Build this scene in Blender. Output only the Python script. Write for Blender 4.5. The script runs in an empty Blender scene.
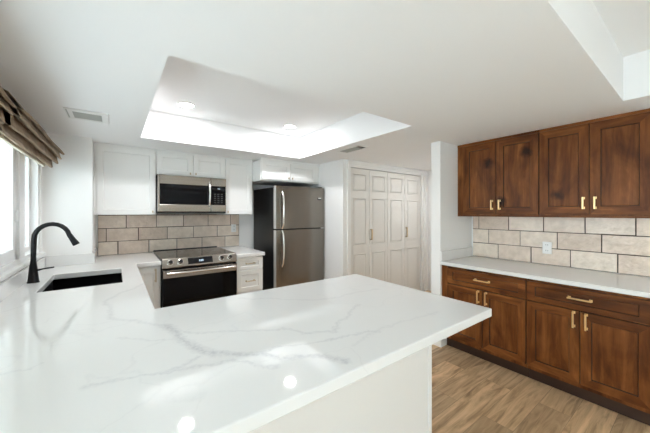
import bpy, bmesh, math, random
from mathutils import Vector, Matrix
random.seed(7)
S = bpy.context.scene
PI = math.pi

# ------------------------------------------------------------------ camera
cam = bpy.data.cameras.new('camera')
camo = bpy.data.objects.new('camera', cam)
S.collection.objects.link(camo)
camo.location = (0, 0, 1.363)
camo.rotation_euler = (PI / 2, 0, -0.637)
cam.sensor_width = 36
cam.lens = 283.252 / 650 * 36
cam.shift_y = -3.983 / 650
cam.clip_start = 0.05
S.camera = camo

# ------------------------------------------------------------------ world, daylight, exposure
W = bpy.data.worlds.new('World')
S.world = W
W.use_nodes = True
bg = W.node_tree.nodes['Background']
bg.inputs[0].default_value = (0.83, 0.93, 1.0, 1)
bg.inputs[1].default_value = 1.9
sun = bpy.data.lights.new('sun', 'SUN'); sun.energy = 4.2; sun.angle = math.radians(1.0); sun.color = (.50, .75, 1.0)
suno = bpy.data.objects.new('sun', sun); S.collection.objects.link(suno)
suno.rotation_euler = Vector((.55, -.55, -.62)).to_track_quat('-Z', 'Y').to_euler()
CAN_W = 1.7
LENS_E = 11.0
S.view_settings.view_transform = 'Standard'
S.view_settings.look = 'None'
S.view_settings.gamma = 1
S.view_settings.use_curve_mapping = False
S.view_settings.exposure = 2.33
try:
    S.cycles.use_denoising = True
    S.cycles.max_bounces = 14
    S.cycles.diffuse_bounces = 8
    S.cycles.glossy_bounces = 6
    S.cycles.transparent_max_bounces = 12
    S.cycles.caustics_reflective = False
    S.cycles.caustics_refractive = False
    S.cycles.sample_clamp_indirect = 6
except Exception:
    pass

# ------------------------------------------------------------------ materials
def new_mat(name):
    m = bpy.data.materials.new(name); m.use_nodes = True
    nt = m.node_tree
    return m, nt, nt.nodes['Principled BSDF']
def nd(nt, t, **kw):
    n = nt.nodes.new(t)
    for k, v in kw.items():
        if k.startswith('i_'):
            n.inputs[int(k[2:])].default_value = v
        else:
            setattr(n, k, v)
    return n
def lk(nt, a, b): nt.links.new(a, b)
def plain(name, col, rough=.5, metal=0., spec=.5, coat=0., emit=None, es=0.):
    m, nt, p = new_mat(name)
    p.inputs['Base Color'].default_value = (*col, 1)
    p.inputs['Roughness'].default_value = rough
    p.inputs['Metallic'].default_value = metal
    p.inputs['Specular IOR Level'].default_value = spec
    p.inputs['Coat Weight'].default_value = coat
    if emit:
        p.inputs['Emission Color'].default_value = (*emit, 1)
        p.inputs['Emission Strength'].default_value = es
    return m
def ramp(nt, stops):
    r = nt.nodes.new('ShaderNodeValToRGB')
    els = r.color_ramp.elements
    while len(els) < len(stops): els.new(0.5)
    for e, (p, c) in zip(els, stops):
        e.position = p; e.color = (*c, 1)
    return r
def obj_coord(nt, scale, rnd=True):
    tc = nd(nt, 'ShaderNodeTexCoord')
    src = tc.outputs['Object']
    if rnd:
        oi = nd(nt, 'ShaderNodeObjectInfo')
        ml = nd(nt, 'ShaderNodeMath', operation='MULTIPLY'); ml.inputs[1].default_value = 37.0
        lk(nt, oi.outputs['Random'], ml.inputs[0])
        ad = nd(nt, 'ShaderNodeVectorMath', operation='ADD')
        lk(nt, src, ad.inputs[0]); lk(nt, ml.outputs[0], ad.inputs[1]); src = ad.outputs[0]
    mp = nd(nt, 'ShaderNodeMapping'); mp.inputs['Scale'].default_value = scale
    lk(nt, src, mp.inputs['Vector'])
    return mp.outputs[0]
def noise(nt, vec, scale, detail=4, rough=.5, dist=0.):
    n = nd(nt, 'ShaderNodeTexNoise')
    n.inputs['Scale'].default_value = scale; n.inputs['Detail'].default_value = detail
    n.inputs['Roughness'].default_value = rough; n.inputs['Distortion'].default_value = dist
    if vec is not None: lk(nt, vec, n.inputs['Vector'])
    return n
def bump(nt, p, h, strength, dist=.01):
    b = nd(nt, 'ShaderNodeBump'); b.inputs['Strength'].default_value = strength
    b.inputs['Distance'].default_value = dist
    lk(nt, h, b.inputs['Height']); lk(nt, b.outputs[0], p.inputs['Normal'])
def mixc(nt, fac, a, b, mode='MIX'):
    m = nd(nt, 'ShaderNodeMix', data_type='RGBA', blend_type=mode)
    for s, v in ((m.inputs[0], fac), (m.inputs[6], a), (m.inputs[7], b)):
        if hasattr(v, 'node'): lk(nt, v, s)
        else: s.default_value = v if isinstance(v, float) else (*v, 1)
    return m.outputs[2]

def wall_paint(name, col, rough=.6, bs=.08):
    m, nt, p = new_mat(name)
    p.inputs['Base Color'].default_value = (*col, 1); p.inputs['Roughness'].default_value = rough
    v = obj_coord(nt, (1, 1, 1), False)
    bump(nt, p, noise(nt, v, 90, 3).outputs[0], bs, .004)
    return m
M = {}
M['wall'] = wall_paint('wall_paint', (.86, .855, .845))
M['ceiling'] = wall_paint('ceiling_paint', (.88, .88, .885), .7, .1)
M['trim'] = plain('trim_white', (.85, .845, .83), .4)
M['cab_white'] = plain('cabinet_white', (.85, .845, .83), .38)
M['closet_paint'] = plain('closet_door_paint', (.78, .76, .72), .42)
M['vinyl'] = plain('window_vinyl', (.85, .85, .85), .35)
M['brass'] = plain('brushed_brass', (.88, .64, .33), .30, 1.)
M['brass_pale'] = plain('pale_brass', (.62, .52, .38), .34, 1.)
M['bronze'] = plain('aged_brass', (.66, .53, .35), .42, 1.)
M['matte_black'] = plain('matte_black_metal', (.008, .008, .009), .42, spec=.3)
M['sink_black'] = plain('black_composite', (.004, .004, .004), .7, spec=.08)
M['black_glass'] = plain('black_glass', (.003, .003, .004), .05, spec=.2)
M['black_plastic'] = plain('black_plastic', (.012, .012, .012), .45)
M['cook_glass'] = plain('cooktop_glass', (.010, .010, .010), .07, spec=.6)
M['cook_ring'] = plain('cooktop_ring_print', (.05, .05, .05), .25)
M['dark_gap'] = plain('shadow_gap', (.02, .02, .02), .7)
M['chrome'] = plain('polished_steel', (.75, .74, .72), .15, 1.)
M['plate'] = plain('outlet_plastic', (.85, .85, .84), .3)
M['slot'] = plain('outlet_slot', (.05, .05, .05), .5)
M['vent'] = plain('vent_white_metal', (.78, .78, .77), .45)
M['vent_grey'] = plain('vent_grey_slats', (.42, .43, .41), .5)
M['display'] = plain('display_dark', (.004, .004, .006), .12)
M['led'] = plain('display_digits', (.1, .1, .1), .4, emit=(.55, .75, .9), es=.25)
M['print'] = plain('grey_print', (.035, .035, .035), .5)
M['lens'] = plain('lamp_lens', (.9, .9, .9), .4, emit=(1, .97, .92), es=LENS_E)
M['lining'] = plain('shade_lining', (.70, .64, .54), .8)
M['badge'] = plain('badge_dark_metal', (.05, .05, .05), .35, .6)

def steel(name, col, rough, horiz=True):
    m, nt, p = new_mat(name)
    p.inputs['Metallic'].default_value = 1.
    v = obj_coord(nt, (2, 2, 220) if horiz else (220, 220, 2))
    n = noise(nt, v, 1., 3)
    r = ramp(nt, [(.3, tuple(c * .94 for c in col)), (.7, tuple(min(1, c * 1.05) for c in col))])
    lk(nt, n.outputs[0], r.inputs[0]); lk(nt, r.outputs[0], p.inputs['Base Color'])
    p.inputs['Roughness'].default_value = rough
    bump(nt, p, n.outputs[0], .04, .002)
    return m
M['steel'] = steel('stainless_steel', (.40, .36, .32), .24)
M['steel_fridge'] = steel('fridge_stainless', (.25, .225, .195), .25, False)
M['edge_lit'] = plain('fridge_edge_lit', (.62, .61, .59), .4, .3)  # lighter tone stands in for window light on the door side

def black_side():
    m, nt, p = new_mat('fridge_black_side')
    p.inputs['Base Color'].default_value = (.005, .005, .005, 1); p.inputs['Roughness'].default_value = .28; p.inputs['Specular IOR Level'].default_value = .25
    bump(nt, p, noise(nt, obj_coord(nt, (1, 1, 1)), 160, 2).outputs[0], .12, .002)
    return m
M['fridge_side'] = black_side()

def glass(name='window_glass', col=(.96, .98, .97)):
    m, nt, p = new_mat(name)
    nt.nodes.remove(p)
    out = nt.nodes['Material Output']
    t = nd(nt, 'ShaderNodeBsdfTransparent'); t.inputs[0].default_value = (*col, 1)
    g = nd(nt, 'ShaderNodeBsdfGlossy'); g.inputs['Roughness'].default_value = .02
    f = nd(nt, 'ShaderNodeFresnel'); f.inputs[0].default_value = 1.45
    mx = nd(nt, 'ShaderNodeMixShader')
    ge = nd(nt, 'ShaderNodeNewGeometry')
    iv = nd(nt, 'ShaderNodeMath', operation='SUBTRACT'); iv.inputs[0].default_value = 1.; lk(nt, ge.outputs['Backfacing'], iv.inputs[1])
    fm = nd(nt, 'ShaderNodeMath', operation='MULTIPLY'); lk(nt, f.outputs[0], fm.inputs[0]); lk(nt, iv.outputs[0], fm.inputs[1])
    lk(nt, fm.outputs[0], mx.inputs[0]); lk(nt, t.outputs[0], mx.inputs[1]); lk(nt, g.outputs[0], mx.inputs[2])
    lk(nt, mx.outputs[0], out.inputs[0])
    return m
M['glass'] = glass()
M['glass_dim'] = glass('dimming_window_glass', (.70, .71, .70))  # grey tint put into the pane to weaken the daylight

def wood(name, scale):
    m, nt, p = new_mat(name)
    v = obj_coord(nt, scale)
    g1 = noise(nt, v, 1.3, 7, .62, .5)
    v2 = obj_coord(nt, (1, 1, 1))
    sc = tuple(.55 if c < 3 else 1.5 for c in scale)
    blotch = noise(nt, obj_coord(nt, sc), 4.0, 4, .55, .9)
    mx = nd(nt, 'ShaderNodeMix', data_type='FLOAT'); mx.inputs[0].default_value = .50
    lk(nt, g1.outputs[0], mx.inputs[2]); lk(nt, blotch.outputs[0], mx.inputs[3])
    r1 = ramp(nt, [(.34, (.055, .016, .004)), (.46, (.120, .036, .008)), (.56, (.20, .068, .017)), (.70, (.36, .14, .040))])
    lk(nt, mx.outputs[0], r1.inputs[0])
    vo = nd(nt, 'ShaderNodeTexVoronoi'); vo.inputs['Scale'].default_value = 3.0
    vd = noise(nt, v2, 16., 2)
    va = nd(nt, 'ShaderNodeVectorMath', operation='MULTIPLY_ADD')
    lk(nt, vd.outputs['Color'], va.inputs[0]); va.inputs[1].default_value = (.07, .07, .07); lk(nt, v2, va.inputs[2])
    lk(nt, va.outputs[0], vo.inputs['Vector'])
    r3 = ramp(nt, [(.06, (.08, .06, .05)), (.11, (.40, .34, .30)), (.19, (1, 1, 1))])
    lk(nt, vo.outputs['Distance'], r3.inputs[0])
    c = mixc(nt, .9, r1.outputs[0], r3.outputs[0], 'MULTIPLY')
    lk(nt, c, p.inputs['Base Color'])
    p.inputs['Roughness'].default_value = .38
    p.inputs['Specular IOR Level'].default_value = .25
    bump(nt, p, g1.outputs[0], .05, .002)
    return m
M['wood_v'] = wood('alder_upright_grain', (16, 16, 1.6))
M['wood_h'] = wood('alder_level_grain', (1.6, 16, 16))
M['wood_dark'] = plain('alder_toe_stain_shade', (.035, .014, .007), .5)

def floor_mat():
    m, nt, p = new_mat('oak_plank_floor')
    tc = nd(nt, 'ShaderNodeTexCoord')
    br = nd(nt, 'ShaderNodeTexBrick'); br.offset = .37; br.offset_frequency = 2
    br.inputs['Scale'].default_value = 1.
    br.inputs['Brick Width'].default_value = 1.22; br.inputs['Row Height'].default_value = .18
    br.inputs['Mortar Size'].default_value = .0012; br.inputs['Mortar Smooth'].default_value = .2
    br.inputs['Bias'].default_value = 0.
    br.inputs['Color1'].default_value = (0, 0, 0, 1); br.inputs['Color2'].default_value = (1, 1, 1, 1)
    br.inputs['Mortar'].default_value = (.5, .5, .5, 1)
    lk(nt, tc.outputs['Object'], br.inputs['Vector'])
    sp = nd(nt, 'ShaderNodeSeparateColor'); lk(nt, br.outputs['Color'], sp.inputs[0])
    # offset grain per plank
    cm = nd(nt, 'ShaderNodeCombineXYZ')
    ml = nd(nt, 'ShaderNodeMath', operation='MULTIPLY'); ml.inputs[1].default_value = 23.
    lk(nt, sp.outputs[0], ml.inputs[0]); lk(nt, ml.outputs[0], cm.inputs[0]); lk(nt, ml.outputs[0], cm.inputs[2])
    ad = nd(nt, 'ShaderNodeVectorMath', operation='ADD'); lk(nt, tc.outputs['Object'], ad.inputs[0]); lk(nt, cm.outputs[0], ad.inputs[1])
    mp = nd(nt, 'ShaderNodeMapping'); mp.inputs['Scale'].default_value = (1.3, 11, 1); lk(nt, ad.outputs[0], mp.inputs[0])
    g = noise(nt, mp.outputs[0], 1.5, 7, .62, 1.4)
    r = ramp(nt, [(.28, (.22, .135, .070)), (.45, (.52, .35, .20)), (.62, (.72, .505, .305)), (.8, (.80, .59, .38))])
    lk(nt, g.outputs[0], r.inputs[0])
    r2 = ramp(nt, [(0, (.72, .71, .70)), (1, (1.12, 1.1, 1.08))])
    lk(nt, sp.outputs[0], r2.inputs[0])
    c = mixc(nt, 1., r.outputs[0], r2.outputs[0], 'MULTIPLY')
    mf = nd(nt, 'ShaderNodeMath', operation='MULTIPLY'); mf.inputs[1].default_value = .6
    lk(nt, br.outputs['Fac'], mf.inputs[0])
    c = mixc(nt, mf.outputs[0], c, (.06, .04, .028))
    lk(nt, c, p.inputs['Base Color'])
    p.inputs['Roughness'].default_value = .42
    bump(nt, p, g.outputs[0], .08, .003)
    return m
M['floor'] = floor_mat()

def tile_mat():
    m, nt, p = new_mat('glazed_tile')
    geo = nd(nt, 'ShaderNodeNewGeometry')
    r = ramp(nt, [(0, (.72, .585, .485)), (.5, (.82, .69, .585)), (1, (.88, .775, .67))])
    lk(nt, geo.outputs['Random Per Island'], r.inputs[0])
    v = obj_coord(nt, (1, 1, 1), False)
    n = noise(nt, v, 13, 4, .6)
    r2 = ramp(nt, [(.3, (.86, .84, .82)), (.7, (1.06, 1.06, 1.06))])
    lk(nt, n.outputs[0], r2.inputs[0])
    lk(nt, mixc(nt, 1., r.outputs[0], r2.outputs[0], 'MULTIPLY'), p.inputs['Base Color'])
    p.inputs['Roughness'].default_value = .09
    p.inputs['Specular IOR Level'].default_value = .8
    n2 = noise(nt, v, 22, 3, .5)
    bump(nt, p, n2.outputs[0], .55, .014)
    return m
M['tile'] = tile_mat()
M['grout'] = plain('brown_grout', (.085, .062, .048), .85)

def quartz(name, veins=None):
    m, nt, p = new_mat(name)
    tc = nd(nt, 'ShaderNodeTexCoord')
    base = (.77, .765, .755)
    n1 = noise(nt, tc.outputs['Object'], 10., 3)
    n2 = noise(nt, tc.outputs['Object'], 46., 2)
    a1 = nd(nt, 'ShaderNodeVectorMath', operation='MULTIPLY_ADD')
    lk(nt, n1.outputs['Color'], a1.inputs[0]); a1.inputs[1].default_value = (.07, .07, 0); lk(nt, tc.outputs['Object'], a1.inputs[2])
    a2 = nd(nt, 'ShaderNodeVectorMath', operation='MULTIPLY_ADD')
    lk(nt, n2.outputs['Color'], a2.inputs[0]); a2.inputs[1].default_value = (.03, .03, 0); lk(nt, a1.outputs[0], a2.inputs[2])
    fl = nd(nt, 'ShaderNodeVectorMath', operation='MULTIPLY_ADD')
    lk(nt, a2.outputs[0], fl.inputs[0]); fl.inputs[1].default_value = (1, 1, 0); fl.inputs[2].default_value = (-.05, -.05, 0)
    P = fl.outputs[0]
    cur = None
    for (w, amp, pts) in (veins or []):
        for a, b in zip(pts[:-1], pts[1:]):
            ax, ay = a; bx, by = b[0] - a[0], b[1] - a[1]
            L2 = bx * bx + by * by
            s1 = nd(nt, 'ShaderNodeVectorMath', operation='SUBTRACT'); lk(nt, P, s1.inputs[0]); s1.inputs[1].default_value = (ax, ay, 0)
            d = nd(nt, 'ShaderNodeVectorMath', operation='DOT_PRODUCT'); lk(nt, s1.outputs[0], d.inputs[0]); d.inputs[1].default_value = (bx / L2, by / L2, 0)
            cl = nd(nt, 'ShaderNodeMath', operation='ADD', use_clamp=True); lk(nt, d.outputs['Value'], cl.inputs[0]); cl.inputs[1].default_value = 0
            h = nd(nt, 'ShaderNodeVectorMath', operation='SCALE'); h.inputs[0].default_value = (-bx, -by, 0); lk(nt, cl.outputs[0], h.inputs['Scale'])
            s2 = nd(nt, 'ShaderNodeVectorMath', operation='ADD'); lk(nt, s1.outputs[0], s2.inputs[0]); lk(nt, h.outputs[0], s2.inputs[1])
            ln = nd(nt, 'ShaderNodeVectorMath', operation='LENGTH'); lk(nt, s2.outputs[0], ln.inputs[0])
            v = nd(nt, 'ShaderNodeMath', operation='MULTIPLY_ADD'); lk(nt, ln.outputs['Value'], v.inputs[0]); v.inputs[1].default_value = -amp / w; v.inputs[2].default_value = amp
            if cur is None: cur = v.outputs[0]
            else:
                mx = nd(nt, 'ShaderNodeMath', operation='MAXIMUM'); lk(nt, cur, mx.inputs[0]); lk(nt, v.outputs[0], mx.inputs[1]); cur = mx.outputs[0]
    # faint wandering secondary veins
    nf = noise(nt, a1.outputs[0], 1.7, 3, .5)
    sb = nd(nt, 'ShaderNodeMath', operation='SUBTRACT'); lk(nt, nf.outputs[0], sb.inputs[0]); sb.inputs[1].default_value = .53
    ab = nd(nt, 'ShaderNodeMath', operation='ABSOLUTE'); lk(nt, sb.outputs[0], ab.inputs[0])
    fv = nd(nt, 'ShaderNodeMath', operation='MULTIPLY_ADD'); lk(nt, ab.outputs[0], fv.inputs[0]); fv.inputs[1].default_value = -22.; fv.inputs[2].default_value = .16
    if cur is None: cur = fv.outputs[0]
    else:
        mx = nd(nt, 'ShaderNodeMath', operation='MAXIMUM'); lk(nt, cur, mx.inputs[0]); lk(nt, fv.outputs[0], mx.inputs[1]); cur = mx.outputs[0]
    sp = noise(nt, tc.outputs['Object'], 70., 3, .7)
    r = ramp(nt, [(.35, (.35, .35, .35)), (.62, (1, 1, 1))]); lk(nt, sp.outputs[0], r.inputs[0])
    mu = nd(nt, 'ShaderNodeMath', operation='MULTIPLY', use_clamp=True); lk(nt, cur, mu.inputs[0]); lk(nt, r.outputs[0], mu.inputs[1])
    lk(nt, mixc(nt, mu.outputs[0], base, (.50, .495, .52)), p.inputs['Base Color'])
    p.inputs['Roughness'].default_value = .045
    p.inputs['Specular IOR Level'].default_value = .32
    return m
VEINS = [
 (.020, .42, [(0.167, 2.346), (0.022, 2.12), (-0.042, 1.998), (-0.022, 1.802), (-0.009, 1.657), (0.089, 1.524), (0.166, 1.411)]),
 (.032, .80, [(0.166, 1.411), (0.196, 1.324), (0.215, 1.217), (0.236, 1.11), (0.271, 1.03)]),
 (.022, .72, [(0.271, 1.03), (0.35, 0.972), (0.414, 0.932), (0.457, 0.858), (0.511, 0.835), (0.572, 0.79), (0.61, 0.713)]),
 (.016, .42, [(0.186, 1.357), (0.295, 1.226), (0.418, 1.16), (0.57, 1.079), (0.62, 0.998), (0.733, 0.921), (0.826, 0.994), (1.042, 1.111)]),
 (.012, .36, [(0.008, 1.392), (0.107, 1.276), (0.196, 1.231)]),
 (.013, .45, [(-0.071, 1.045), (0.011, 1.031), (0.085, 1.015), (0.166, 1.004), (0.227, 1.037)]),
 (.012, .45, [(0.085, 1.015), (0.177, 0.982), (0.253, 0.962), (0.314, 0.948), (0.361, 0.859), (0.418, 0.825)]),
 (.013, .48, [(0.412, 0.943), (0.471, 0.946), (0.643, 0.869), (0.704, 0.866), (0.813, 0.843), (0.887, 0.813)]),
 (.018, .32, [(0.579, 1.608), (0.892, 1.329), (1.056, 1.279), (1.212, 1.293), (1.374, 1.259)]),
 (.012, .30, [(-0.456, 2.07), (-0.405, 2.162), (-0.365, 2.283)]),
 (.010, .34, [(-0.284, 1.288), (-0.228, 1.274), (-0.194, 1.3)]),
 (.014, .26, [(0.703, 0.794), (0.846, 0.819), (1.032, 0.826), (1.296, 0.791)]),
]
M['quartz'] = quartz('white_veined_quartz', VEINS)
M['quartz_plain'] = quartz('pale_quartz')

def fabric():
    m, nt, p = new_mat('taupe_woven_fabric')
    v = obj_coord(nt, (1, 1, 1))
    n = noise(nt, v, 12, 3)
    r = ramp(nt, [(.3, (.235, .17, .115)), (.7, (.36, .275, .195))]); lk(nt, n.outputs[0], r.inputs[0])
    lk(nt, r.outputs[0], p.inputs['Base Color'])
    p.inputs['Roughness'].default_value = .85
    p.inputs['Specular IOR Level'].default_value = .2
    v2 = obj_coord(nt, (1, .5, 1)); bump(nt, p, noise(nt, v2, 170, 2).outputs[0], .5, .004)
    return m
M['fabric'] = fabric()
M['leaf'] = plain('leaf_green', (.12, .20, .06), .5)
M['bark'] = plain('bark', (.12, .08, .05), .9)
M['ext_wall'] = plain('exterior_stucco', (.62, .58, .52), .9)
M['ext_ground'] = plain('exterior_gravel', (.74, .72, .68), .95)

# ------------------------------------------------------------------ mesh helpers
class MB:
    def __init__(s): s.bm = bmesh.new()
    def face(s, vs, mi=0):
        f = s.bm.faces.new([v if isinstance(v, bmesh.types.BMVert) else s.bm.verts.new(v) for v in vs]); f.material_index = mi; return f
    def box(s, x0, x1, y0, y1, z0, z1, mi=0):
        v = [s.bm.verts.new((x, y, z)) for z in (z0, z1) for y in (y0, y1) for x in (x0, x1)]
        for q in ((0, 2, 3, 1), (4, 5, 7, 6), (0, 1, 5, 4), (2, 6, 7, 3), (0, 4, 6, 2), (1, 3, 7, 5)):
            s.face([v[i] for i in q], mi)
        return s
    def ring(s, c, d, r, n, up=None):
        d = Vector(d).normalized()
        u = d.orthogonal().normalized() if up is None else Vector(up)
        w = d.cross(u)
        return [s.bm.verts.new(Vector(c) + r * (math.cos(2 * PI * i / n) * u + math.sin(2 * PI * i / n) * w)) for i in range(n)]
    def loft(s, rings, mi=0, cap=True):
        n = len(rings[0])
        for a, b in zip(rings[:-1], rings[1:]):
            for i in range(n): s.face([a[i], a[(i + 1) % n], b[(i + 1) % n], b[i]], mi)
        if cap:
            s.face(list(reversed(rings[0])), mi); s.face(rings[-1], mi)
    def cyl(s, p0, p1, r0, r1=None, n=20, mi=0):
        d = Vector(p1) - Vector(p0); u = d.normalized().orthogonal().normalized()
        s.loft([s.ring(p0, d, r0, n, u), s.ring(p1, d, r0 if r1 is None else r1, n, u)], mi); return s
    def lathe(s, c, axis, prof, n=24, mi=0):
        d = Vector(axis).normalized(); u = d.orthogonal().normalized()
        s.loft([s.ring(Vector(c) + d * h, d, max(r, 1e-4), n, u) for r, h in prof], mi); return s
    def tube(s, pts, r, n=12, mi=0):
        pts = [Vector(p) for p in pts]
        rr = r if isinstance(r, (list, tuple)) else [r] * len(pts)
        u = None; rings = []
        for i, p in enumerate(pts):
            d = (pts[min(i + 1, len(pts) - 1)] - pts[max(i - 1, 0)]).normalized()
            u = d.orthogonal().normalized() if u is None else (u - d * u.dot(d)).normalized()
            rings.append(s.ring(p, d, rr[i], n, u))
        s.loft(rings, mi); return s
    def prism(s, poly, axis, t0, t1, mi=0):
        def P(a, b, t): return {'x': (t, a, b), 'y': (a, t, b), 'z': (a, b, t)}[axis]
        A = [s.bm.verts.new(P(a, b, t0)) for a, b in poly]; B = [s.bm.verts.new(P(a, b, t1)) for a, b in poly]
        n = len(poly)
        for i in range(n): s.face([A[i], A[(i + 1) % n], B[(i + 1) % n], B[i]], mi)
        s.face(list(reversed(A)), mi); s.face(B, mi); return s
    def frame(s, x0, x1, z0, z1, y0, y1, w, mi=0):   # a rectangular ring in the xz plane
        s.box(x0, x0 + w, y0, y1, z0, z1, mi); s.box(x1 - w, x1, y0, y1, z0, z1, mi)
        s.box(x0 + w, x1 - w, y0, y1, z0, z0 + w, mi); s.box(x0 + w, x1 - w, y0, y1, z1 - w, z1, mi); return s
    def build(s, name, mats, parent=None, bevel=0., seg=2, smooth=None, loc=None, kind=None):
        bmesh.ops.recalc_face_normals(s.bm, faces=s.bm.faces)
        me = bpy.data.meshes.new(name); s.bm.to_mesh(me); s.bm.free()
        for m in (mats if isinstance(mats, (list, tuple)) else [mats]): me.materials.append(m)
        o = bpy.data.objects.new(name, me); S.collection.objects.link(o)
        if parent: o.parent = parent
        if loc: o.location = loc
        if bevel:
            b = o.modifiers.new('bevel', 'BEVEL'); b.width = bevel; b.segments = seg; b.limit_method = 'ANGLE'; b.angle_limit = math.radians(35)
        if smooth:
            me.shade_smooth(); me.set_sharp_from_angle(angle=math.radians(smooth))
        if kind: o['kind'] = kind
        return o
def tag(o, label, cat, group=None):
    o['label'] = label; o['category'] = cat
    if group: o['group'] = group
    return o
def thing(name, label, cat, loc=(0, 0, 0), rz=0., group=None):
    o = bpy.data.objects.new(name, None); o.empty_display_size = .1; S.collection.objects.link(o)
    o.location = loc; o.rotation_euler = (0, 0, rz)
    return tag(o, label, cat, group)
def structure(name, mb, mat, **kw):
    return mb.build(name, mat, kind='structure', **kw)
def sempty(name, loc=(0, 0, 0), rz=0.):
    o = bpy.data.objects.new(name, None); S.collection.objects.link(o)
    o.location = loc; o.rotation_euler = (0, 0, rz); o['kind'] = 'structure'; return o

def region(mb, xs, ys, inside, z0, z1, mi=0):
    """a slab over the cells of a grid that lie inside, one closed shell"""
    nx, ny = len(xs), len(ys)
    cells = {(i, j) for i in range(nx - 1) for j in range(ny - 1) if inside((xs[i] + xs[i + 1]) / 2, (ys[j] + ys[j + 1]) / 2)}
    vt = {}
    def V(i, j, k):
        if (i, j, k) not in vt: vt[(i, j, k)] = mb.bm.verts.new((xs[i], ys[j], (z0, z1)[k]))
        return vt[(i, j, k)]
    for i, j in cells:
        mb.face([V(i, j, 1), V(i + 1, j, 1), V(i + 1, j + 1, 1), V(i, j + 1, 1)], mi)
        mb.face([V(i, j, 0), V(i, j + 1, 0), V(i + 1, j + 1, 0), V(i + 1, j, 0)], mi)
        for (di, dj, a, b) in ((-1, 0, (i, j), (i, j + 1)), (1, 0, (i + 1, j), (i + 1, j + 1)), (0, -1, (i, j), (i + 1, j)), (0, 1, (i, j + 1), (i + 1, j + 1))):
            if (i + di, j + dj) not in cells:
                mb.face([V(*a, 0), V(*b, 0), V(*b, 1), V(*a, 1)], mi)
    bmesh.ops.dissolve_limit(mb.bm, angle_limit=.01, verts=mb.bm.verts, edges=mb.bm.edges)
    return mb

def shaker(name, w, h, parent, loc, mats, rail=.06, t=.02, rec=.010, bevel=.0012):
    """framed panel door or drawer front: local x width, z height, front at y=0"""
    mb = MB(); bm = mb.bm
    def rect(i, y): return [bm.verts.new(p) for p in ((i, y, i), (w - i, y, i), (w - i, y, h - i), (i, y, h - i))]
    r = rail if isinstance(rail, tuple) else (rail, rail)
    def rect2(ix, iz, y): return [bm.verts.new(p) for p in ((ix, y, iz), (w - ix, y, iz), (w - ix, y, h - iz), (ix, y, h - iz))]
    B = rect(0, t); A = rect(0, 0.); I = rect2(r[0], r[1], 0.); J = rect2(r[0] + .0035, r[1] + .0035, rec)
    two = isinstance(mats, (list, tuple)); dk = 2 if two else 0  # recess walls and edges: dark stain that also carries shade in its colour
    for k in range(4):
        n = (k + 1) % 4
        mi = 1 if two and k in (0, 2) else 0
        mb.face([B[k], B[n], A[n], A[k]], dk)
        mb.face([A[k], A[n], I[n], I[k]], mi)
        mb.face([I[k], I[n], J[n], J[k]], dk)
    mb.face(J, 0); mb.face(list(reversed(B)), 0)
    return mb.build(name, mats, parent, bevel=bevel, loc=loc)

def bar_pull(parent, loc, L, vertical=True, mat=None, r=.0055, stand=.028):
    mb = MB()
    if vertical:
        mb.box(-r, r, -stand - r, -stand + r, -L / 2, L / 2)
        for s in (-1, 1):
            z = s * (L / 2 - .009); mb.box(-r, r, -stand + r, 0, z - r, z + r); mb.box(-r * 1.7, r * 1.7, -.004, 0, z - r * 1.7, z + r * 1.7)
    else:
        mb.box(-L / 2, L / 2, -stand - r, -stand + r, -r, r)
        for s in (-1, 1):
            x = s * (L / 2 - .009); mb.box(x - r, x + r, -stand + r, 0, -r, r); mb.box(x - r * 1.7, x + r * 1.7, -.004, 0, -r * 1.7, r * 1.7)
    return mb.build('handle', mat or M['brass'], parent, bevel=.0015, loc=loc)
def tab_pull(parent, loc):
    return MB().box(-.006, .006, -.02, 0, -.012, .012).build('handle', M['brass_pale'], parent, bevel=.002, loc=loc)

# ------------------------------------------------------------------ dimensions
CT = .869; SLAB = .042; SB = CT - SLAB
ZC = 2.088; ZT = 2.372
XL = -.53; YB = 4.13; XR = 3.287

# ------------------------------------------------------------------ room shell
structure('floor', MB().box(-.7, 4.7, -3.15, 4.3, -.06, 0), M['floor'])
structure('exterior_ground', MB().box(-9, 9, -12, 9, -.2, -.08), M['ext_ground'])
structure('exterior_wall', MB().box(-4.6, -4.45, 3.5, 14, -.1, 1.9), M['ext_wall'])
structure('added_sun_block', MB().box(-2.0, -.66, -.10, 5.2, 2.12, 2.22), M['ext_wall'])  # unseen slab added to keep direct sun off the kitchen window
# lowered ceiling with two raised trays (kitchen, dining)
TR = [(.196, 1.994, 1.473, 3.254), (.75, 2.655, -1.9, .327)]
mb = MB()
xs = sorted({-.7, 4.7, *[v for t in TR for v in t[:2]]}); ys = sorted({-3.15, 4.3, *[v for t in TR for v in t[2:]]})
region(mb, xs, ys, lambda x, y: not any(a < x < b and c < y < d for a, b, c, d in TR), ZC, ZC + .34)
for a, b, c, d in TR: mb.box(a - .02, b + .02, c - .02, d + .02, ZT, ZT + .05)
structure('ceiling', mb, M['ceiling'])
# left wall with the window opening
WY0, WY1, WZ0, WZ1 = .05, 3.47, .985, 1.93
mb = MB()
mb.box(XL - .12, XL, -3.15, -1.95, 0, ZC); mb.box(XL - .12, XL, -.35, WY0, 0, ZC); mb.box(XL - .12, XL, -1.95, -.35, 2.0, ZC); mb.box(XL - .12, XL, WY1, 4.25, 0, ZC)
mb.box(XL - .12, XL, WY0, WY1, 0, WZ0); mb.box(XL - .12, XL, WY0, WY1, WZ1, ZC)
structure('wall_left', mb, M['wall'])
structure('wall_chase', MB().box(XL, -.18, 3.566, YB, 0, ZC), M['wall'])
structure('wall_back', MB().box(XL, 2.47, YB, YB + .12, 0, ZC), M['wall'])
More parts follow.
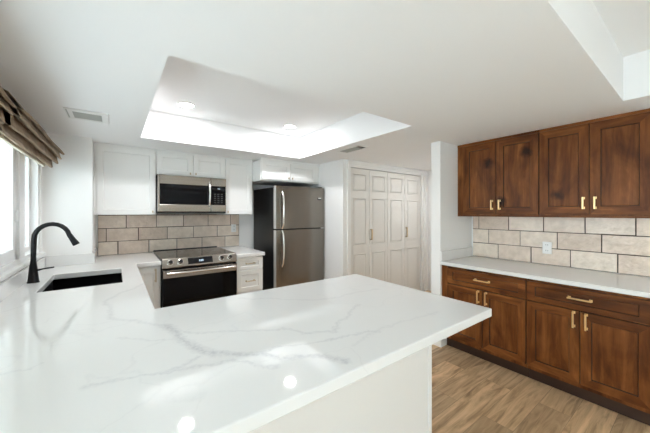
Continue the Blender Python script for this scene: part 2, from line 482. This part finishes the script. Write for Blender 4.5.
# block at the right of the fridge, closet front with its opening
mb = MB()
mb.box(2.47, 2.60, 2.926, YB + .12, 0, ZC)
mb.box(2.60, 4.22, 2.926, 3.03, 2.015, ZC)
mb.box(4.22, 4.40, 2.926, 3.03, 0, ZC)
structure('wall_closet', mb, M['wall'])
structure('wall_closet_back', MB().box(2.60, 4.5, 3.55, 3.60, 0, ZC), M['wall'])
structure('wall_hall', MB().box(4.40, 4.5, 1.60, 3.55, 0, ZC), M['wall'])
structure('wall_stub', MB().box(2.65, 4.40, 1.614, 1.718, 0, ZC), M['wall'])
structure('wall_right', MB().box(XR, XR + .1, -3.15, 1.614, 0, ZC), M['wall'])
structure('wall_front', MB().box(-.53, XR, -3.15, -3.0, 0, ZC), M['wall'])
# unseen sliding glass door, added in the left wall for more daylight
w2 = sempty('added_window_2')
mb = MB()
for a, b in ((-1.95, -1.89), (-1.18, -1.12), (-.41, -.35)): mb.box(XL - .10, XL - .02, a, b, 0, 2.0)
mb.box(XL - .10, XL - .02, -1.89, -.41, 0, .06); mb.box(XL - .10, XL - .02, -1.89, -.41, 1.94, 2.0)
mb.build('window_frame', M['vinyl'], w2)
for a, b in ((-1.89, -1.18), (-1.12, -.41)): MB().box(XL - .065, XL - .06, a, b, .06, 1.94).build('pane', M['glass'], w2)
# baseboards and trim
mb = MB().box(2.637, 2.65, 1.600, 1.730, 0, .075); mb.box(2.65, 2.755, 1.600, 1.614, 0, .075); mb.box(2.65, 4.39, 1.718, 1.731, 0, .075)
structure('baseboard_stub', mb, M['trim'], bevel=.003)
structure('baseboard_hall', MB().box(4.387, 4.40, 1.731, 2.90, 0, .075), M['trim'], bevel=.003)
structure('baseboard_right', MB().box(XR - .013, XR, -3.0, .14, 0, .075), M['trim'], bevel=.003)
structure('baseboard_left', MB().box(XL, XL + .013, -.34, .60, 0, .075), M['trim'], bevel=.003)
# closet casing
mb = MB()
mb.box(2.535, 2.562, 2.908, 2.926, 0, 2.075); mb.box(2.562, 2.60, 2.916, 2.926, 0, 2.035)
mb.box(2.562, 4.26, 2.914, 2.926, 2.035, 2.075); mb.box(4.215, 4.262, 2.908, 2.926, 0, 2.035); mb.box(4.30, 4.33, 2.910, 2.926, 0, 2.0)
structure('trim_1', mb, M['trim'], bevel=.003)
structure('trim_2', MB().box(2.60, 4.22, 2.935, 2.965, 1.995, 2.015), M['trim'])

# ------------------------------------------------------------------ closet bifold doors
LX = [2.604, 2.985, 3.385, 3.80, 4.214]
def leaf(parent, x0, x1, yo):
    w = x1 - x0 - .004
    mb = MB(); h = 1.975
    mb.box(0, w, 0, .028, 0, h)
    st = .062
    for z0, z1 in ((.11, .765), (.885, 1.555), (1.655, 1.90)):
        # raised panel: a sunk border and a raised field
        bm = mb.bm
        def rect(i, y): return [bm.verts.new(p) for p in ((st + i, y, z0 + i), (w - st - i, y, z0 + i), (w - st - i, y, z1 - i), (st + i, y, z1 - i))]
        R = [rect(0, 0.), rect(.003, -.0022), rect(.009, -.0022), rect(.013, .0), rect(.020, 0.), rect(.034, -.0015)]
        for a, b in zip(R[:-1], R[1:]):
            for k in range(4): mb.face([a[k], a[(k + 1) % 4], b[(k + 1) % 4], b[k]])
        mb.face(R[-1])
    return mb.build('leaf', M['closet_paint'], parent, loc=(x0 + .002, yo, .012))
for k in range(2):
    d = sempty('door_%d' % (k + 1), (0, 2.945, 0))
    a = leaf(d, LX[2 * k], LX[2 * k + 1], 0); b = leaf(d, LX[2 * k + 1], LX[2 * k + 2], 0)
    mb = MB().box(-.014, .014, -.030, -.022, -.078, .078); mb.box(-.014, .014, -.022, 0, .066, .078); mb.box(-.014, .014, -.022, 0, -.078, -.066)
    mb.build('door_handle', M['bronze'], b, bevel=.003, loc=(.03, 0, 1.03))
    for hz in (.3, 1.0, 1.7):
        MB().cyl((0, 0, -.03), (0, 0, .03), .004).build('hinge', M['trim'], a, loc=(LX[2 * k + 1] - LX[2 * k] - .002, -.002, hz))

# ------------------------------------------------------------------ left window
w1 = sempty('window_1')
mb = MB()
XO = XL - .10
def yz_frame(mb, y0, y1, z0, z1, x0, x1, w):
    mb.box(x0, x1, y0, y0 + w, z0, z1); mb.box(x0, x1, y1 - w, y1, z0, z1)
    mb.box(x0, x1, y0 + w, y1 - w, z0, z0 + w); mb.box(x0, x1, y0 + w, y1 - w, z1 - w, z1)
yz_frame(mb, WY0, WY1, WZ0 + .02, WZ1, XL - .10, XL - .005, .035)
mb.box(XL - .10, XL - .005, 2.84, 2.99, WZ0 + .055, WZ1 - .035)
mb.build('window_frame', M['vinyl'], w1, bevel=.003)
sashes = [(.085, 1.90, -.045, -.020), (1.82, 2.84, -.045, -.020), (2.99, 3.435, -.085, -.055)]
for i, (a, b, x0, x1) in enumerate(sashes):
    mb = MB(); yz_frame(mb, a, b, WZ0 + .055, WZ1 - .035, XL + x0, XL + x1, .075 if i < 2 else .04)
    f = mb.build('sash', M['vinyl'], w1, bevel=.003)
    MB().box(XL + x0 + .010, XL + x0 + .014, a + .04, b - .04, WZ0 + .09, WZ1 - .07).build('pane', M['glass_dim'], f)
    if i == 1:
        MB().box(XL + x1, XL + x1 + .012, b - .04, b - .012, 1.30, 1.38).build('latch', M['vinyl'], f, bevel=.003)
MB().box(XL - .11, XL + .022, WY0 - .04, WY1 + .09, WZ0 - .006, WZ0 + .020).build('window_sill', M['trim'], w1, bevel=.004)

# ------------------------------------------------------------------ outdoors, seen through the window
sh = thing('garden_shrub', 'green leafy shrub outside the window, blurred by daylight', 'shrub', (-2.6, 4.9, -.08))
mb = MB()
for k in range(5):
    a = k * 1.3; mb.tube([(0, 0, 0), (.12 * math.cos(a), .12 * math.sin(a), .7), (.35 * math.cos(a), .35 * math.sin(a), 1.5)], [.03, .022, .008], 6)
mb.build('stem', M['bark'], sh)
mb = MB()
for k in range(900):
    c = Vector((random.gauss(0, .42), random.gauss(0, .5), random.uniform(.5, 2.3)))
    d = Vector((random.uniform(-1, 1), random.uniform(-1, 1), random.uniform(-.5, .8))).normalized(); e = d.orthogonal().normalized(); L = random.uniform(.06, .11)
    mb.face([c, c + d * L * .5 + e * L * .25, c + d * L, c + d * L * .5 - e * L * .25])
mb.build('foliage', M['leaf'], sh)

# ------------------------------------------------------------------ worktops
SK = (-.394, .041, 2.466, 3.10)
ctop = thing('quartz_countertop', 'white quartz worktop with grey veins running from window and sink into the peninsula', 'countertop', (0, 0, 0))
mb = MB()
PN, PF, PR, XI, CF = .661, 1.688, 1.56, .164, 3.295
xs = [XL + .002, SK[0], SK[1], -.178, XI, .374, PR]; ys = [PN, PF, SK[2], SK[3], CF, 3.564, YB - .012]
xs = sorted(xs)
def ins(x, y):
    if SK[0] < x < SK[1] and SK[2] < y < SK[3]: return False
    if y < PF: return x < PR
    if y < CF: return x < XI
    if y > 3.564 and x < -.178: return False
    return x < .374
region(mb, xs, ys, ins, SB, CT)
mb.build('worktop', M['quartz'], ctop, bevel=.005, seg=2)
mb = MB(); mb.box(XL + .002, XL + .022, PN, 3.545, CT, CT + .095); mb.build('splash_strip', M['quartz_plain'], ctop, bevel=.002)
mb = MB(); mb.box(XL + .024, -.163, 3.546, 3.564, CT, CT + .095); mb.box(-.178, -.163, 3.564, YB - .014, CT, CT + .095); mb.build('splash_strip', M['quartz_plain'], ctop, bevel=.002)
rc = MB().box(1.150, 1.505, CF, YB - .012, SB, CT).build('small_countertop', M['quartz_plain'], bevel=.004)
tag(rc, 'short white worktop piece between the stove and the fridge', 'countertop')
wc = thing('bar_countertop', 'white quartz worktop along the dark wood base cabinets', 'countertop', (0, 0, 0))
MB().box(2.632, XR - .012, .14, 1.612, CT - .032, CT).build('worktop', M['quartz_plain'], wc, bevel=.004)
MB().box(2.65, XR - .014, 1.596, 1.612, CT, CT + .10).build('splash_strip', M['quartz_plain'], wc, bevel=.002)

# ------------------------------------------------------------------ tiled backsplashes
def tiles(name, u0, u1, zs, joints, place, y_tile, y_grout, label):
    mb = MB(); mbg = MB()
    g = .0036
    for r in range(len(zs) - 1):
        js = [u0] + [j for j in joints[r] if u0 < j < u1] + [u1]
        for a, b in zip(js[:-1], js[1:]):
            j = lambda: random.uniform(-.0012, .0012)
            box = place(a + g + j(), b - g + j(), zs[r] + g + j(), zs[r + 1] - g + j())
            mb.box(*box)
    o = mb.build(name, M['tile'], bevel=.0035, seg=2, kind='structure')
    mbg.box(*place(u0, u1, zs[0], zs[-1], True)).build('grout', M['grout'], o)
    return o
def run(x, step, a, b):
    v = x
    while v > a: v -= step
    out = []
    while v < b:
        out.append(v); v += step
    return out
ZS = [CT + .001, 1.026, 1.179, 1.332, 1.345]
def pl_back(a, b, z0, z1, grout=False):
    return (a, b, YB - .006, YB - .0005, z0, z1) if grout else (a, b, YB - .012, YB - .004, z0, z1)
JB = [run(.024, .310, -.2, 1.6), run(-.085, .310, -.2, 1.6), run(.104, .310, -.2, 1.6), run(.0, .31, -.2, 1.6)]
tiles('wall_tiles_back', -.162, 1.47, ZS, JB, pl_back, 0, 0, '')
def pl_right(a, b, z0, z1, grout=False):
    return (XR - .006, XR - .0005, a, b, z0, z1) if grout else (XR - .012, XR - .004, a, b, z0, z1)
JR = [run(.435, .298, 0, 1.6), run(.529, .298, 0, 1.6), run(.633, .298, 0, 1.6), run(.52, .298, 0, 1.6)]
tiles('wall_tiles_right', .13, 1.594, ZS, JR, pl_right, 0, 0, '')

# ------------------------------------------------------------------ white base cabinets
def base_body(t, w, d, toe=.09):
    mb = MB(); mb.box(0, w, .021, d, toe, SB); mb.box(.002, w - .002, .075, d, 0, toe)
    return mb.build('body', M['cab_white'], t)
# peninsula
pb = thing('peninsula_cabinet', 'white panelled peninsula base under the long veined worktop', 'cabinet', (XL + .03, .95, 0))
pw = 1.464 - (XL + .03)
MB().box(0, pw - .004, .008, .70, .0, SB).build('body', M['cab_white'], pb)
MB().box(0, pw - .026, 0, .008, 0, SB).build('back_panel', M['cab_white'], pb)
MB().box(pw - .026, pw, -.006, .018, 0, SB).build('corner_trim', M['trim'], pb, bevel=.002)
# sink run, facing the room
sb = thing('sink_cabinet', 'white base cabinet run below the black sink by the window', 'cabinet', (.128, 1.66, 0), PI / 2)
mb = MB(); L_ = 1.62
mb.box(0, .018, .021, .62, .09, SB); mb.box(L_ - .018, L_, .021, .62, .09, SB); mb.box(0, L_, .021, .04, .09, SB - .0); mb.box(0, L_, .60, .62, .09, SB); mb.box(0, L_, .021, .62, .09, .108); mb.box(.01, L_ - .01, .075, .60, 0, .09)
mb.build('body', M['cab_white'], sb)
for i in range(4):
    dw = L_ / 4
    dd = shaker('door', dw - .006, .68, sb, (i * dw + .003, 0, .105), M['cab_white'])
    bar_pull(dd, (dw - .04 if i % 2 == 0 else .035, 0, .60), .13, True, M['brass_pale'])
# corner cabinet at the left of the stove
cb = thing('corner_base_cabinet', 'narrow white base cabinet in the corner left of the stove', 'cabinet', (.150, 3.315, 0))
base_body(cb, .222, .79)
dd = shaker('door', .188, .70, cb, (.018, 0, .105), M['cab_white'], rail=.05)
bar_pull(dd, (.158, 0, .625), .13, True, M['brass_pale'])
# drawer base between stove and fridge
db = thing('drawer_cabinet', 'white drawer base with brass pulls between stove and fridge', 'cabinet', (1.152, 3.315, 0))
base_body(db, .335, .79)
for z0, z1 in ((.672, .815), (.405, .664), (.105, .397)):
    dr = shaker('drawer', .327, z1 - z0, db, (.004, 0, z0), M['cab_white'], rail=(.05, .04) if z1 - z0 < .2 else .055)
    bar_pull(dr, (.163, 0, (z1 - z0) * (.52 if z1 - z0 < .2 else .5)), .115, False, M['brass_pale'])

# ------------------------------------------------------------------ white upper cabinets
UF = 3.739; UB = YB - .002; ZU0, ZU1 = 1.338, 2.062
def upper(name, label, x0, x1, z0, doors, yf=UF, handles=(), z1=ZU1, left_filler=0., yb=UB, crown=True):
    t = thing(name, label, 'cabinet', (x0, yf, z0), 0., 'white wall cabinets')
    w = x1 - x0
    mb = MB(); mb.box(0, w, .021, yb - yf, 0, z1 - z0)
    mb.build('body', M['cab_white'], t)
    if crown: MB().box(0, w, .012, .05, z1 - z0, ZC - z0 - .001).build('top_filler', M['cab_white'], t)
    if left_filler: MB().box(0, left_filler, .004, .021, 0, z1 - z0).build('filler', M['cab_white'], t)
    for (a, b, hx, zo) in doors:
        d = shaker('door', b - a, z1 - z0 - 2 * zo, t, (a, 0, zo), M['cab_white'], rail=.055)
        if hx is not None: tab_pull(d, (hx, 0, .03))
    return t
upper('wall_cabinet', 'white wall cabinet with one wide door left of the microwave', -.178, .374, ZU0, [(.022, .543, .495, .004)], left_filler=.018)
upper('over_microwave_cabinet', 'short white wall cabinet with two doors above the microwave', .376, 1.147, 1.800, [(.005, .382, .350, .004), (.390, .766, .028, .004)])
upper('narrow_wall_cabinet', 'narrow white wall cabinet right of the microwave', 1.149, 1.528, ZU0, [(.006, .364, .03, .004)])
upper('over_fridge_cabinet', 'deep white wall cabinet with two doors above the fridge', 1.530, 2.468, 1.79, [(.012, .434, .396, .018), (.441, .862, .026, .018)], yf=3.47)

# ------------------------------------------------------------------ microwave
mw = thing('microwave', 'stainless over-range microwave with black glass door above the stove', 'microwave', (.381, 3.675, 1.352))
W_ = .762
MB().box(0, W_, .045, UB - 3.675, .01, .445).build('body', M['black_plastic'], mw)
# door: steel frame round a dark window
fd = MB().box(0, .020, 0, .045, .022, .440).box(.569, .575, 0, .045, .022, .440)
fd.box(.020, .569, 0, .045, .022, .104); fd.box(.020, .569, 0, .045, .340, .440)
dm = fd.build('door', M['steel'], mw, bevel=.003)
MB().box(.020, .569, .003, .04, .104, .340).build('door_glass', M['black_glass'], dm)
MB().tube([(.553, -.004, .085), (.553, -.032, .12), (.553, -.040, .23), (.553, -.032, .345), (.553, -.004, .385)], [.012, .013, .013, .013, .012], 12).build('handle', M['chrome'], dm, smooth=50)
cp = MB().box(.578, W_, 0, .045, .022, .104).box(.578, W_, 0, .045, .340, .440).box(W_ - .010, W_, 0, .045, .104, .340).build('control_panel', M['steel'], mw, bevel=.003)
MB().box(.578, W_ - .010, .002, .04, .104, .340).build('keypad', M['black_glass'], cp)
mb = MB()
for r in range(5):
    for c in range(3): mb.box(.612 + c * .042, .634 + c * .042, .0012, .0025, .130 + r * .026, .142 + r * .026)
mb.build('key_print', M['print'], cp)
MB().box(.655, .685, .0012, .0025, .305, .313).build('display', M['led'], cp)
MB().box(.004, W_ - .004, .01, .42, 0, .022).build('vent_grille', M['black_plastic'], mw)

# ------------------------------------------------------------------ stove
RX0, RX1 = .381, 1.143; RW = RX1 - RX0
st = thing('stove', 'stainless slide-in electric stove with black oven door', 'stove', (RX0, 3.27, 0))
RD = YB - .014 - 3.27
MB().box(.002, RW - .002, .045, RD, .03, .86).build('body', M['black_plastic'], st)
for sx in (.05, RW - .05):
    for sy in (.08, RD - .06): MB().cyl((sx, sy, 0), (sx, sy, .03), .015).build('foot', M['black_plastic'], st)
ck = MB().box(-.006, RW + .006, .055, RD - .002, .872, .884).build('cooktop', M['cook_glass'], st, bevel=.002)
MB().box(0, RW, RD - .03, RD - .002, .884, .892).build('rear_rail', M['black_plastic'], ck)
for (cx, cy, r) in ((.19, .24, .10), (.19, .60, .075), (.56, .24, .085), (.56, .60, .10), (.375, .64, .05)):
    mb = MB(); n = 40
    a = [mb.bm.verts.new((cx + r * math.cos(2 * PI * i / n), cy + r * math.sin(2 * PI * i / n), .8844)) for i in range(n)]
    b = [mb.bm.verts.new((cx + (r - .004) * math.cos(2 * PI * i / n), cy + (r - .004) * math.sin(2 * PI * i / n), .8844)) for i in range(n)]
    for i in range(n): mb.face([a[i], a[(i + 1) % n], b[(i + 1) % n], b[i]])
    mb.build('burner_ring', M['cook_ring'], ck)
# sloped control panel
pn = MB().prism([(.060, .886), (.035, .884), (.002, .802), (.006, .790), (.060, .790)], 'x', 0, RW).build('control_panel', M['steel'], st, bevel=.003)
nrm = Vector((0, -.082, .033)).normalized()
def on_panel(x, f): return Vector((x, .035 - .033 * f, .884 - .082 * f))
mb = MB()
for (a, b, c, d) in ((.240, .492, .10, .86),):
    q = [on_panel(a, d) + nrm * .0012, on_panel(b, d) + nrm * .0012, on_panel(b, c) + nrm * .0012, on_panel(a, c) + nrm * .0012]
    qq = [p - nrm * .004 for p in q]
    v = [mb.bm.verts.new(p) for p in q]; w = [mb.bm.verts.new(p) for p in qq]
    mb.face(v); mb.face(list(reversed(w)))
    for i in range(4): mb.face([v[i], v[(i + 1) % 4], w[(i + 1) % 4], w[i]])
mb.build('display', M['display'], pn)
mb = MB()
for k in range(3):
    x = .352 + k * .016
    mb.face([on_panel(x, .62) + nrm * .0018, on_panel(x + .009, .62) + nrm * .0018, on_panel(x + .009, .38) + nrm * .0018, on_panel(x, .38) + nrm * .0018])
mb.build('display_digits', M['led'], pn)
for kx in (.072, .165, .585, .683):
    c = on_panel(kx, .48)
    kb = MB().lathe(c, nrm, [(.030, 0), (.030, .005), (.025, .007), (.023, .030), (.020, .034)], 24).build('knob', M['chrome'], st, smooth=40)
    MB().lathe(c + nrm * .0341, nrm, [(.0195, 0), (.0185, .0015)], 20).build('knob_cap', M['badge'], kb)
# oven door
od = MB().box(.004, RW - .004, .0, .045, .205, .782).build('oven_door', M['black_glass'], st, bevel=.003)
MB().box(.004, RW - .004, -.004, .040, .690, .770).build('door_rail', M['steel'], od, bevel=.003)
hb = MB().tube([(.035, -.050, .745), (.10, -.056, .745), (RW / 2, -.060, .745), (RW - .10, -.056, .745), (RW - .035, -.050, .745)], .0125, 14)
hb.cyl((.05, -.05, .745), (.05, 0, .74), .010); hb.cyl((RW - .05, -.05, .745), (RW - .05, 0, .74), .010)
hb.build('handle', M['chrome'], od, smooth=50)
MB().box(.004, RW - .004, .004, .045, .06, .197).build('warming_drawer', M['steel'], st, bevel=.003)

# ------------------------------------------------------------------ fridge
FX0, FX1 = 1.676, 2.444; FW = FX1 - FX0
fr = thing('refrigerator', 'stainless top-freezer fridge with black sides', 'fridge', (FX0, 3.322, 0))
MB().box(0, FW, .082, 4.075 - 3.322, .05, 1.700).build('body', M['fridge_side'], fr, bevel=.004)
MB().box(.02, FW - .02, .07, .60, .0, .05).build('kick_grille', M['black_plastic'], fr)
for nm, z0, z1, h0, h1 in (('freezer_door', 1.148, 1.716, 1.155, 1.640), ('fridge_door', .065, 1.132, .655, 1.125)):
    mb = MB()
    # door with softly curved front and a left edge strip coloured as if window-lit
    n = 14
    prof = [(0, .078)] + [(FW * i / n, .006 - .006 * math.sin(PI * i / n) if 0 < i < n else .010) for i in range(n + 1)] + [(FW, .078)]
    mb.prism(prof, 'z', z0, z1)
    d = mb.build(nm, M['steel_fridge'], fr, smooth=20)
    MB().box(-.003, -.0003, .010, .076, z0 + .002, z1 - .002).build('door_edge', M['edge_lit'], d)
    hx = .085
    zz = [h0 + (h1 - h0) * k / 10 for k in range(11)]
    mb = MB(); mb.tube([(hx, .002 - .048 * min(1, (4 * (k / 10) * (1 - k / 10)) ** .45) if 0 < k < 10 else .004, zz[k]) for k in range(11)], .0115, 12)
    mb.build('handle', M['chrome'], d, smooth=50)
bd = MB().box(.655, .712, -.003, .006, 1.545, 1.577).build('badge', M['badge'], fr, bevel=.001)
MB().box(.660, .707, -.0042, -.003, 1.561, 1.573).build('badge_face', M['chrome'], bd)
MB().box(FW - .09, FW - .02, .02, .12, 1.717, 1.730).build('hinge_cover', M['black_plastic'], fr, bevel=.003)

# ------------------------------------------------------------------ dark wood cabinets
WV, WH = M['wood_v'], M['wood_h']
def wood_base(label, y0, lw, fill, split):
    t = thing('wood_base_cabinet', label, 'cabinet', (2.67, y0, 0), -PI / 2, 'dark wood base cabinets')
    D = XR - .014 - 2.67
    MB().box(0, lw, .021, D, .10, CT - .033).build('body', WV, t)
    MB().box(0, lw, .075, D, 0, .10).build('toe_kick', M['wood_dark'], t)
    if fill: MB().box(0, fill - .003, .006, .021, .115, CT - .034).build('filler', WV, t)
    w = lw - fill
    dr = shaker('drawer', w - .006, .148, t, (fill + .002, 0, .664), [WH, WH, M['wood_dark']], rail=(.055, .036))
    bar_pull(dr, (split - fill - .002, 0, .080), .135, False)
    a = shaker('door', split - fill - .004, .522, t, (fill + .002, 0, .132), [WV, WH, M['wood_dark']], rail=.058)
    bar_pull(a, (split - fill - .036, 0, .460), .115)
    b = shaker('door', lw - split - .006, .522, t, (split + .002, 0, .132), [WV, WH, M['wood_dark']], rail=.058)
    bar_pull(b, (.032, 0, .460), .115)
    return t
wood_base('dark wood base cabinet beside the white stub wall, drawer over two doors', 1.612, .738, .058, .397)
wood_base('dark wood base cabinet under the tiles at the right edge, drawer over two doors', .872, .672, 0., .328)
def wood_upper(label, y0, lw, fill, split):
    t = thing('wood_wall_cabinet', label, 'cabinet', (2.97, y0, 1.338), -PI / 2, 'dark wood wall cabinets')
    D = XR - .002 - 2.97; H_ = ZC - .002 - 1.338
    MB().box(0, lw, .021, D, 0, H_).build('body', WV, t)
    MB().box(0, lw, .008, .021, H_ - .022, H_).build('top_moulding', WH, t)
    MB().box(0, lw, .012, .03, -.016, 0).build('light_rail', WH, t)
    if fill: MB().box(0, fill - .003, .012, .021, 0, H_ - .022).build('filler', WV, t)
    hh = H_ - .022 - .014
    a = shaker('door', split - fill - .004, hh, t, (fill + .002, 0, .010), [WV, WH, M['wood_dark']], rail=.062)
    bar_pull(a, (split - fill - .036, 0, .090), .095)
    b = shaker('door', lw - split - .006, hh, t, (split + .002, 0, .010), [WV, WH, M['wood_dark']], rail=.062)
    bar_pull(b, (.032, 0, .090), .095)
    return t
wood_upper('dark wood wall cabinet with two doors next to the white stub wall', 1.612, .735, .064, .388)
wood_upper('dark wood wall cabinet with two doors at the right edge of the photo', .875, .655, 0., .325)

# ------------------------------------------------------------------ sink and faucet
sk = thing('kitchen_sink', 'black undermount sink basin in the white worktop near the window', 'sink', (0, 0, 0))
x0, x1, y0, y1 = SK[0] - .006, SK[1] + .006, SK[2] - .006, SK[3] + .006; zb = .62; tk = .012
mb = MB()
mb.box(x0 - tk, x1 + tk, y0 - tk, y1 + tk, zb - tk, zb)
mb.box(x0 - tk, x0, y0 - tk, y1 + tk, zb, SB); mb.box(x1, x1 + tk, y0 - tk, y1 + tk, zb, SB)
mb.box(x0, x1, y0 - tk, y0, zb, SB); mb.box(x0, x1, y1, y1 + tk, zb, SB)
mb.build('basin', M['sink_black'], sk)
MB().lathe(((x0 + x1) / 2, y1 - .16, zb), (0, 0, 1), [(.045, 0), (.045, .003), (.03, .004), (.028, .001)], 24).build('drain', M['matte_black'], sk, smooth=40)
fc = thing('faucet', 'matte black gooseneck pull-down faucet beside the sink', 'faucet', (-.466, 2.832, CT))
MB().lathe((0, 0, .0005), (0, 0, 1), [(.033, 0), (.033, .004), (.030, .008), (.0215, .105), (.0175, .135), (.0150, .16)], 28).build('base', M['matte_black'], fc, smooth=40)
pts = [(0, 0, .15), (.001, 0, .22), (.003, 0, .30)]
for k in range(1, 12):
    a = PI - k * (PI * .93) / 11
    pts.append((.097 + .094 * math.cos(a), 0, .308 + .102 * math.sin(a)))
MB().tube(pts, .0150, 16).build('spout', M['matte_black'], fc, smooth=60)
e = Vector(pts[-1]); dd_ = (e - Vector(pts[-2])).normalized(); dd_ = (dd_ + Vector((.18, 0, 0))).normalized()
MB().lathe(e - dd_ * .004, dd_, [(.0145, 0), (.0165, .01), (.0165, .03), (.0215, .085), (.021, .092), (.017, .093)], 24).build('spray_head', M['matte_black'], fc, smooth=40)
MB().tube([(.020, -.006, .085), (.05, -.014, .092), (.110, -.022, .100)], [.007, .0055, .005], 10).build('lever', M['matte_black'], fc, smooth=50)

# ------------------------------------------------------------------ outlets
def outlet(label, loc, rz):
    t = thing('wall_outlet', label, 'outlet', loc, rz, 'outlets on the tiled backsplash')
    MB().box(-.036, .036, -.006, 0, -.057, .057).build('cover_plate', M['plate'], t, bevel=.003)
    for s in (-1, 1):
        so = MB().box(-.017, .017, -.009, -.006, s * .027 - .016, s * .027 + .016).build('socket', M['plate'], t, bevel=.002)
        MB().box(-.009, -.006, -.0095, -.0088, s * .027 - .004, s * .027 + .008).box(.006, .009, -.0095, -.0088, s * .027 - .004, s * .027 + .008).build('slot', M['slot'], so)
outlet('white outlet on the back wall tiles near the fridge', (1.388, YB - .012, 1.135), 0)
outlet('white outlet on the tiles above the wood cabinets', (XR - .012, .902, 1.03), -PI / 2)

# ------------------------------------------------------------------ roman shades
def shade(label, y0, y1, dx, dz, hollow=False):
    t = thing('roman_shade', label, 'window shade', (0, 0, 0), 0, 'folded shades over the window')
    prof = [(-.525, 1.985), (-.47, 1.985), (-.425, 1.965), (-.392, 1.920), (-.372, 1.885), (-.380, 1.880), (-.402, 1.900), (-.392, 1.868), (-.384, 1.846), (-.392, 1.840),
            (-.422, 1.866), (-.418, 1.830), (-.412, 1.800), (-.420, 1.794), (-.452, 1.822), (-.450, 1.790), (-.446, 1.765), (-.455, 1.758), (-.492, 1.785), (-.495, 1.795), (-.525, 1.80)]
    n = 26; mb = MB(); rings = []
    for i in range(n + 1):
        y = y0 + (y1 - y0) * i / n
        ring = []
        for k, (x, z) in enumerate(prof):
            f = 0 if x < -.51 else 1
            wob = .003 * math.sin(y * 7 + k * .7) + .0015 * math.sin(y * 23 + k)
            ring.append(mb.bm.verts.new((x + f * (dx + wob), y + .004 * math.sin(k * 1.7) * (1 if i in (0, n) else 0), z + f * (dz + wob * .7))))
        rings.append(ring)
    mb.loft(rings, cap=not hollow)
    if hollow: mb.face(rings[-1])
    o = mb.build('fabric', M['fabric'], t, smooth=35)
    if hollow:
        so = o.modifiers.new('thickness', 'SOLIDIFY'); so.thickness = .003; so.offset = -1
    MB().box(-.512, -.494, y0 + .01, y1 - .01, 1.765 + dz, 1.80 + dz).build('lining', M['lining'], t)
shade('taupe folded fabric shade over the window, the one above the faucet', 2.06, 3.455, 0., 0., True)
shade('taupe folded fabric shade at the left edge of the photo', .06, 2.02, -.016, -.004)

# ------------------------------------------------------------------ ceiling vents and downlights
v = thing('ceiling_vent', 'white ceiling vent with grey grille near the window shade', 'vent', (-.165, 2.755, ZC), 0, 'ceiling vents')
mb = MB(); mb.box(-.125, -.082, -.13, .13, -.008, 0); mb.box(.082, .125, -.13, .13, -.008, 0); mb.box(-.082, .082, -.13, -.075, -.008, 0); mb.box(-.082, .082, .085, .13, -.008, 0)
mb.build('frame', M['vent'], v, bevel=.002)
MB().box(-.082, .082, -.075, .085, -.002, -.0005).build('backing', M['vent_grey'], v)
MB().box(-.116, -.108, -.11, .10, -.0092, -.0078).build('damper_slot', M['vent_grey'], v)
for k in range(9):
    y = -.068 + k * .0178
    MB().prism([(y, -.002), (y + .002, -.002), (y + .012, -.009), (y + .010, -.009)], 'x', -.082, .082).build('slat', M['vent_grey'], v)
v = thing('ceiling_vent', 'slim ceiling vent beside the lit ceiling recess, toward the closet', 'vent', (2.175, 2.41, ZC), 0, 'ceiling vents')
MB().box(-.085, .085, -.19, -.165, -.007, 0).box(-.085, .085, .165, .19, -.007, 0).box(-.085, -.06, -.165, .165, -.007, 0).box(.06, .085, -.165, .165, -.007, 0).build('frame', M['vent'], v, bevel=.002)
MB().box(-.06, .06, -.165, .165, -.002, -.0005).build('backing', M['dark_gap'], v)
for k in range(8):
    x = -.056 + k * .0145
    MB().prism([(x, -.002), (x + .002, -.002), (x + .011, -.008), (x + .009, -.008)], 'y', -.10, .165).build('slat', M['vent_grey'], v)

def downlight(label, x, y, z=ZT, power=CAN_W):
    t = thing('downlight', label, 'ceiling light', (x, y, z), 0, 'recessed downlights')
    mb = MB(); n = 32; pr = [(.085, 0), (.084, -.005), (.064, -.006), (.058, -.001)]
    rings = [[mb.bm.verts.new((r * math.cos(2 * PI * i / n), r * math.sin(2 * PI * i / n), z)) for i in range(n)] for r, z in pr]
    mb.loft(rings, cap=False); mb.build('trim_ring', M['plate'], t, smooth=40)
    MB().cyl((0, 0, -.003), (0, 0, -.0008), .058, n=32).build('lens', M['lens'], t)
    l = bpy.data.lights.new('lamp', 'AREA'); l.shape = 'DISK'; l.size = .11; l.energy = power; l.color = (.94, .965, 1); l.spread = math.radians(180)
    lo = bpy.data.objects.new('lamp', l); S.collection.objects.link(lo); lo.parent = t; lo.location = (0, 0, -.008)
downlight('recessed downlight in the raised ceiling, nearer the window', .536, 2.91)
downlight('recessed downlight in the raised ceiling, nearer the fridge', 1.646, 2.915)
downlight('added fill light in the hall ceiling before the closet, unseen behind the stub wall', 3.80, 2.25, ZC, .8)  # hidden fitting added to brighten the hall and closet doors
